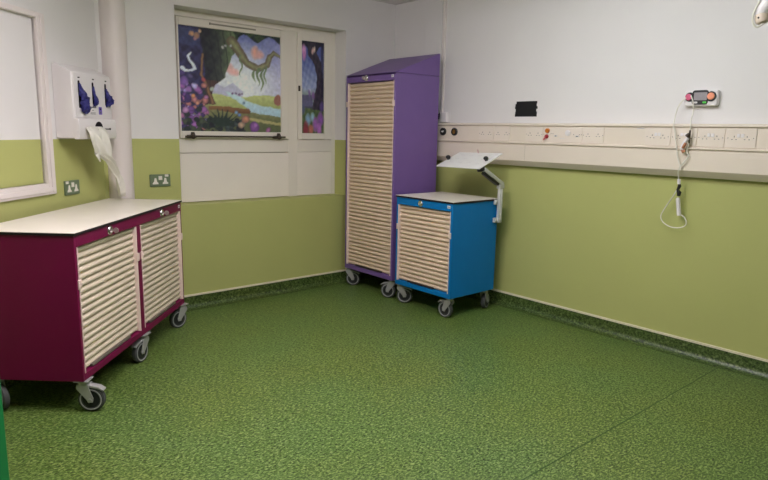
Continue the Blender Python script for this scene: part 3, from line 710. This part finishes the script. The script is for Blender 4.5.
m.build('glove_panel', ['plastic', 'dark', 'ink', 'logo'], gd, shift=sh, bevel=.001)
m = MB(); m.prism([(-.117, 1.27), (-.14, 1.27), (-.147, 1.28), (-.147, 1.378), (-.14, 1.39), (-.117, 1.392)], -.492, -.083, 'x')
m.box(-.41, -.155, -.1485, -.146, 1.327, 1.334, 1); m.prism(arc(-.282, 1.332, .043, 0, PI, 14), -.1488, -.146, 'y', 1)
m.cyl((-.158, -.15, 1.331), (-.158, -.146, 1.331), .007, 1, 12)
m.build('apron_panel', ['plastic', 'dark'], gd, shift=sh, bevel=.001)
# gloves hanging out of the slots
def glove(label, pts, seed):
    # pts: (s, z, halfwidth, thickness)
    r = random.Random(seed); m = MB(); n = 20; rs = []
    P = []
    for i in range(len(pts)-1):
        for k in range(5):
            t = k/5; P.append([pts[i][q]*(1-t)+pts[i+1][q]*t for q in range(4)])
    P.append(pts[-1]); ph = [r.uniform(0, 6) for _ in range(6)]
    for j, (s, z, w, th) in enumerate(P):
        ring = []
        for k in range(n):
            a = 2*PI*k/n
            f = 1+.16*math.sin(3*a+ph[0]+j*.55)+.12*math.sin(5*a+ph[1]-j*.8)+.06*math.sin(j*1.9+ph[2])
            ring.append((s+w*f*math.cos(a), -.124-th*.8+th*f*math.sin(a), z+.004*math.sin(2*a+j)))
        rs.append(ring)
    m.rings(rs)
    o = m.build('rubber_glove', 'glove', None, shift=(.28, 0, -1.275), angle=60); o.location = DO; o.rotation_euler.z = RZ_LEFT
    # fingers
    tag(o, label, 'glove', 'gloves in the wall dispenser')
    return o
glove('large bunch of blue glove spilling from the left dispenser slot', [(-.428, 1.59, .006, .005), (-.428, 1.565, .011, .01), (-.414, 1.54, .022, .016), (-.402, 1.51, .03, .02), (-.406, 1.485, .029, .02), (-.396, 1.455, .036, .022), (-.398, 1.435, .028, .017), (-.388, 1.42, .014, .01)], 1)
glove('thin strip of blue glove poking from the middle dispenser slot', [(-.284, 1.58, .005, .005), (-.286, 1.54, .008, .009), (-.276, 1.51, .013, .012), (-.272, 1.49, .018, .014), (-.282, 1.475, .012, .01), (-.286, 1.465, .006, .006)], 2)
glove('rounded bunch of blue glove bulging from the right dispenser slot', [(-.144, 1.575, .005, .005), (-.142, 1.55, .01, .01), (-.132, 1.53, .021, .018), (-.124, 1.508, .027, .02), (-.128, 1.488, .023, .018), (-.14, 1.468, .01, .01)], 3)
# white plastic apron trailing from the lower slot
rows = [  # z, left s, right s
    (1.345, -.40, -.26), (1.333, -.435, -.222), (1.30, -.44, -.205), (1.272, -.43, -.194), (1.24, -.41, -.187), (1.213, -.388, -.180), (1.18, -.365, -.168), (1.155, -.29, -.162), (1.131, -.232, -.154), (1.09, -.198, -.134), (1.05, -.165, -.112), (1.018, -.138, -.092), (.98, -.134, -.082), (.94, -.136, -.076), (.90, -.13, -.07)]
nx = 22; vs = []
for j, (z, l, r) in enumerate(rows):
    for i in range(nx+1):
        t = i/nx; s = l+(r-l)*t
        fall = min(1, max(0, (1.34-z)/.04))
        d = .150+.016*fall+.014*fall*math.sin(t*15+j*.5)+.008*math.sin(t*27-j*.4)*fall
        if z > 1.2: d += .022*fall*math.exp(-((t-.22)/.18)**2)
        zz = z
        if 1 <= j <= 6: zz += .006*math.sin(t*9+j)
        vs.append((s, -d, zz))
fs = []
for j in range(len(rows)-1):
    for i in range(nx):
        fs.append((j*(nx+1)+i, j*(nx+1)+i+1, (j+1)*(nx+1)+i+1, (j+1)*(nx+1)+i))
# hanging point at the lower left
k = len(vs); base = 6*(nx+1)
vs += [(-.338, -.172, 1.134), (-.325, -.172, 1.136)]
fs += [(base, base+4, k+1, k), ]
m = MB(); m.add(vs, fs)
o = m.build('plastic_apron', 'film', None, shift=(.28, 0, -1.275), angle=80); o.location = DO; o.rotation_euler.z = RZ_LEFT
sd_ = o.modifiers.new('thick', 'SOLIDIFY'); sd_.thickness = .0012
tag(o, 'crumpled white plastic apron trailing from the dispenser down the pipe', 'apron')

# ------------------------------------------------------------------ ceiling lights (above and behind the view)
def ceiling_light(x, y, label, lamp, l=1.3, w=.26, dp=.1):
    # surface-mounted wraparound fitting: white spine with a deep prismatic diffuser
    t = thing('ceiling_light', label, 'ceiling light', (x, y, H-dp), 0, None)
    m = MB(); m.box(-w/2+.02, w/2-.02, -l/2, l/2, dp-.012, dp); m.box(-w/2, w/2, -l/2-.02, -l/2, 0, dp); m.box(-w/2, w/2, l/2, l/2+.02, 0, dp)
    m.build('light_frame', 'frame', t, bevel=.003)
    prof = [(-w/2, dp-.012), (-w/2, .03), (-w/2+.03, 0), (w/2-.03, 0), (w/2, .03), (w/2, dp-.012)]
    m = MB(); m.prism(prof, -l/2+.001, l/2-.001, 'y'); m.build('diffuser', lamp, t, smooth=False)
ceiling_light(-1.55, -2.5, 'ceiling batten light nearest the right wall', lamp_mat('lit_diffuser_cool', (.94, 1.0, 1.04), 16))
ceiling_light(-2.8, -2.35, 'ceiling batten light nearest the left wall', lamp_mat('lit_diffuser_warm', (1.075, .96, 1.02), 41))

# ------------------------------------------------------------------ camera, world, colour
cam = bpy.data.cameras.new('camera'); co = bpy.data.objects.new('camera', cam); C.objects.link(co)
yaw, pitch, roll, F = .714291448, .175122222, .0195039201, 613.31
fw = Vector((math.sin(yaw)*math.cos(pitch), math.cos(yaw)*math.cos(pitch), -math.sin(pitch)))
rt = Vector((math.cos(yaw), -math.sin(yaw), 0)); upv = rt.cross(fw)
r2 = rt*math.cos(roll)+upv*math.sin(roll); u2 = -rt*math.sin(roll)+upv*math.cos(roll)
co.matrix_world = Matrix(((r2.x, u2.x, -fw.x, -3.84), (r2.y, u2.y, -fw.y, -4.328), (r2.z, u2.z, -fw.z, 1.349), (0, 0, 0, 1)))
cam.sensor_fit = 'HORIZONTAL'; cam.sensor_width = 36; cam.lens = F/768*36; cam.clip_start = .02
sc = bpy.context.scene; sc.camera = co
w = bpy.data.worlds.new('world'); sc.world = w; w.use_nodes = True
w.node_tree.nodes['Background'].inputs['Color'].default_value = (.6, .65, .7, 1); w.node_tree.nodes['Background'].inputs['Strength'].default_value = .3
vs_ = sc.view_settings; vs_.view_transform = 'Standard'; vs_.look = 'None'; vs_.gamma = 1; vs_.exposure = 0; vs_.use_curve_mapping = False
sc.cycles.diffuse_bounces = 6; sc.cycles.max_bounces = 10
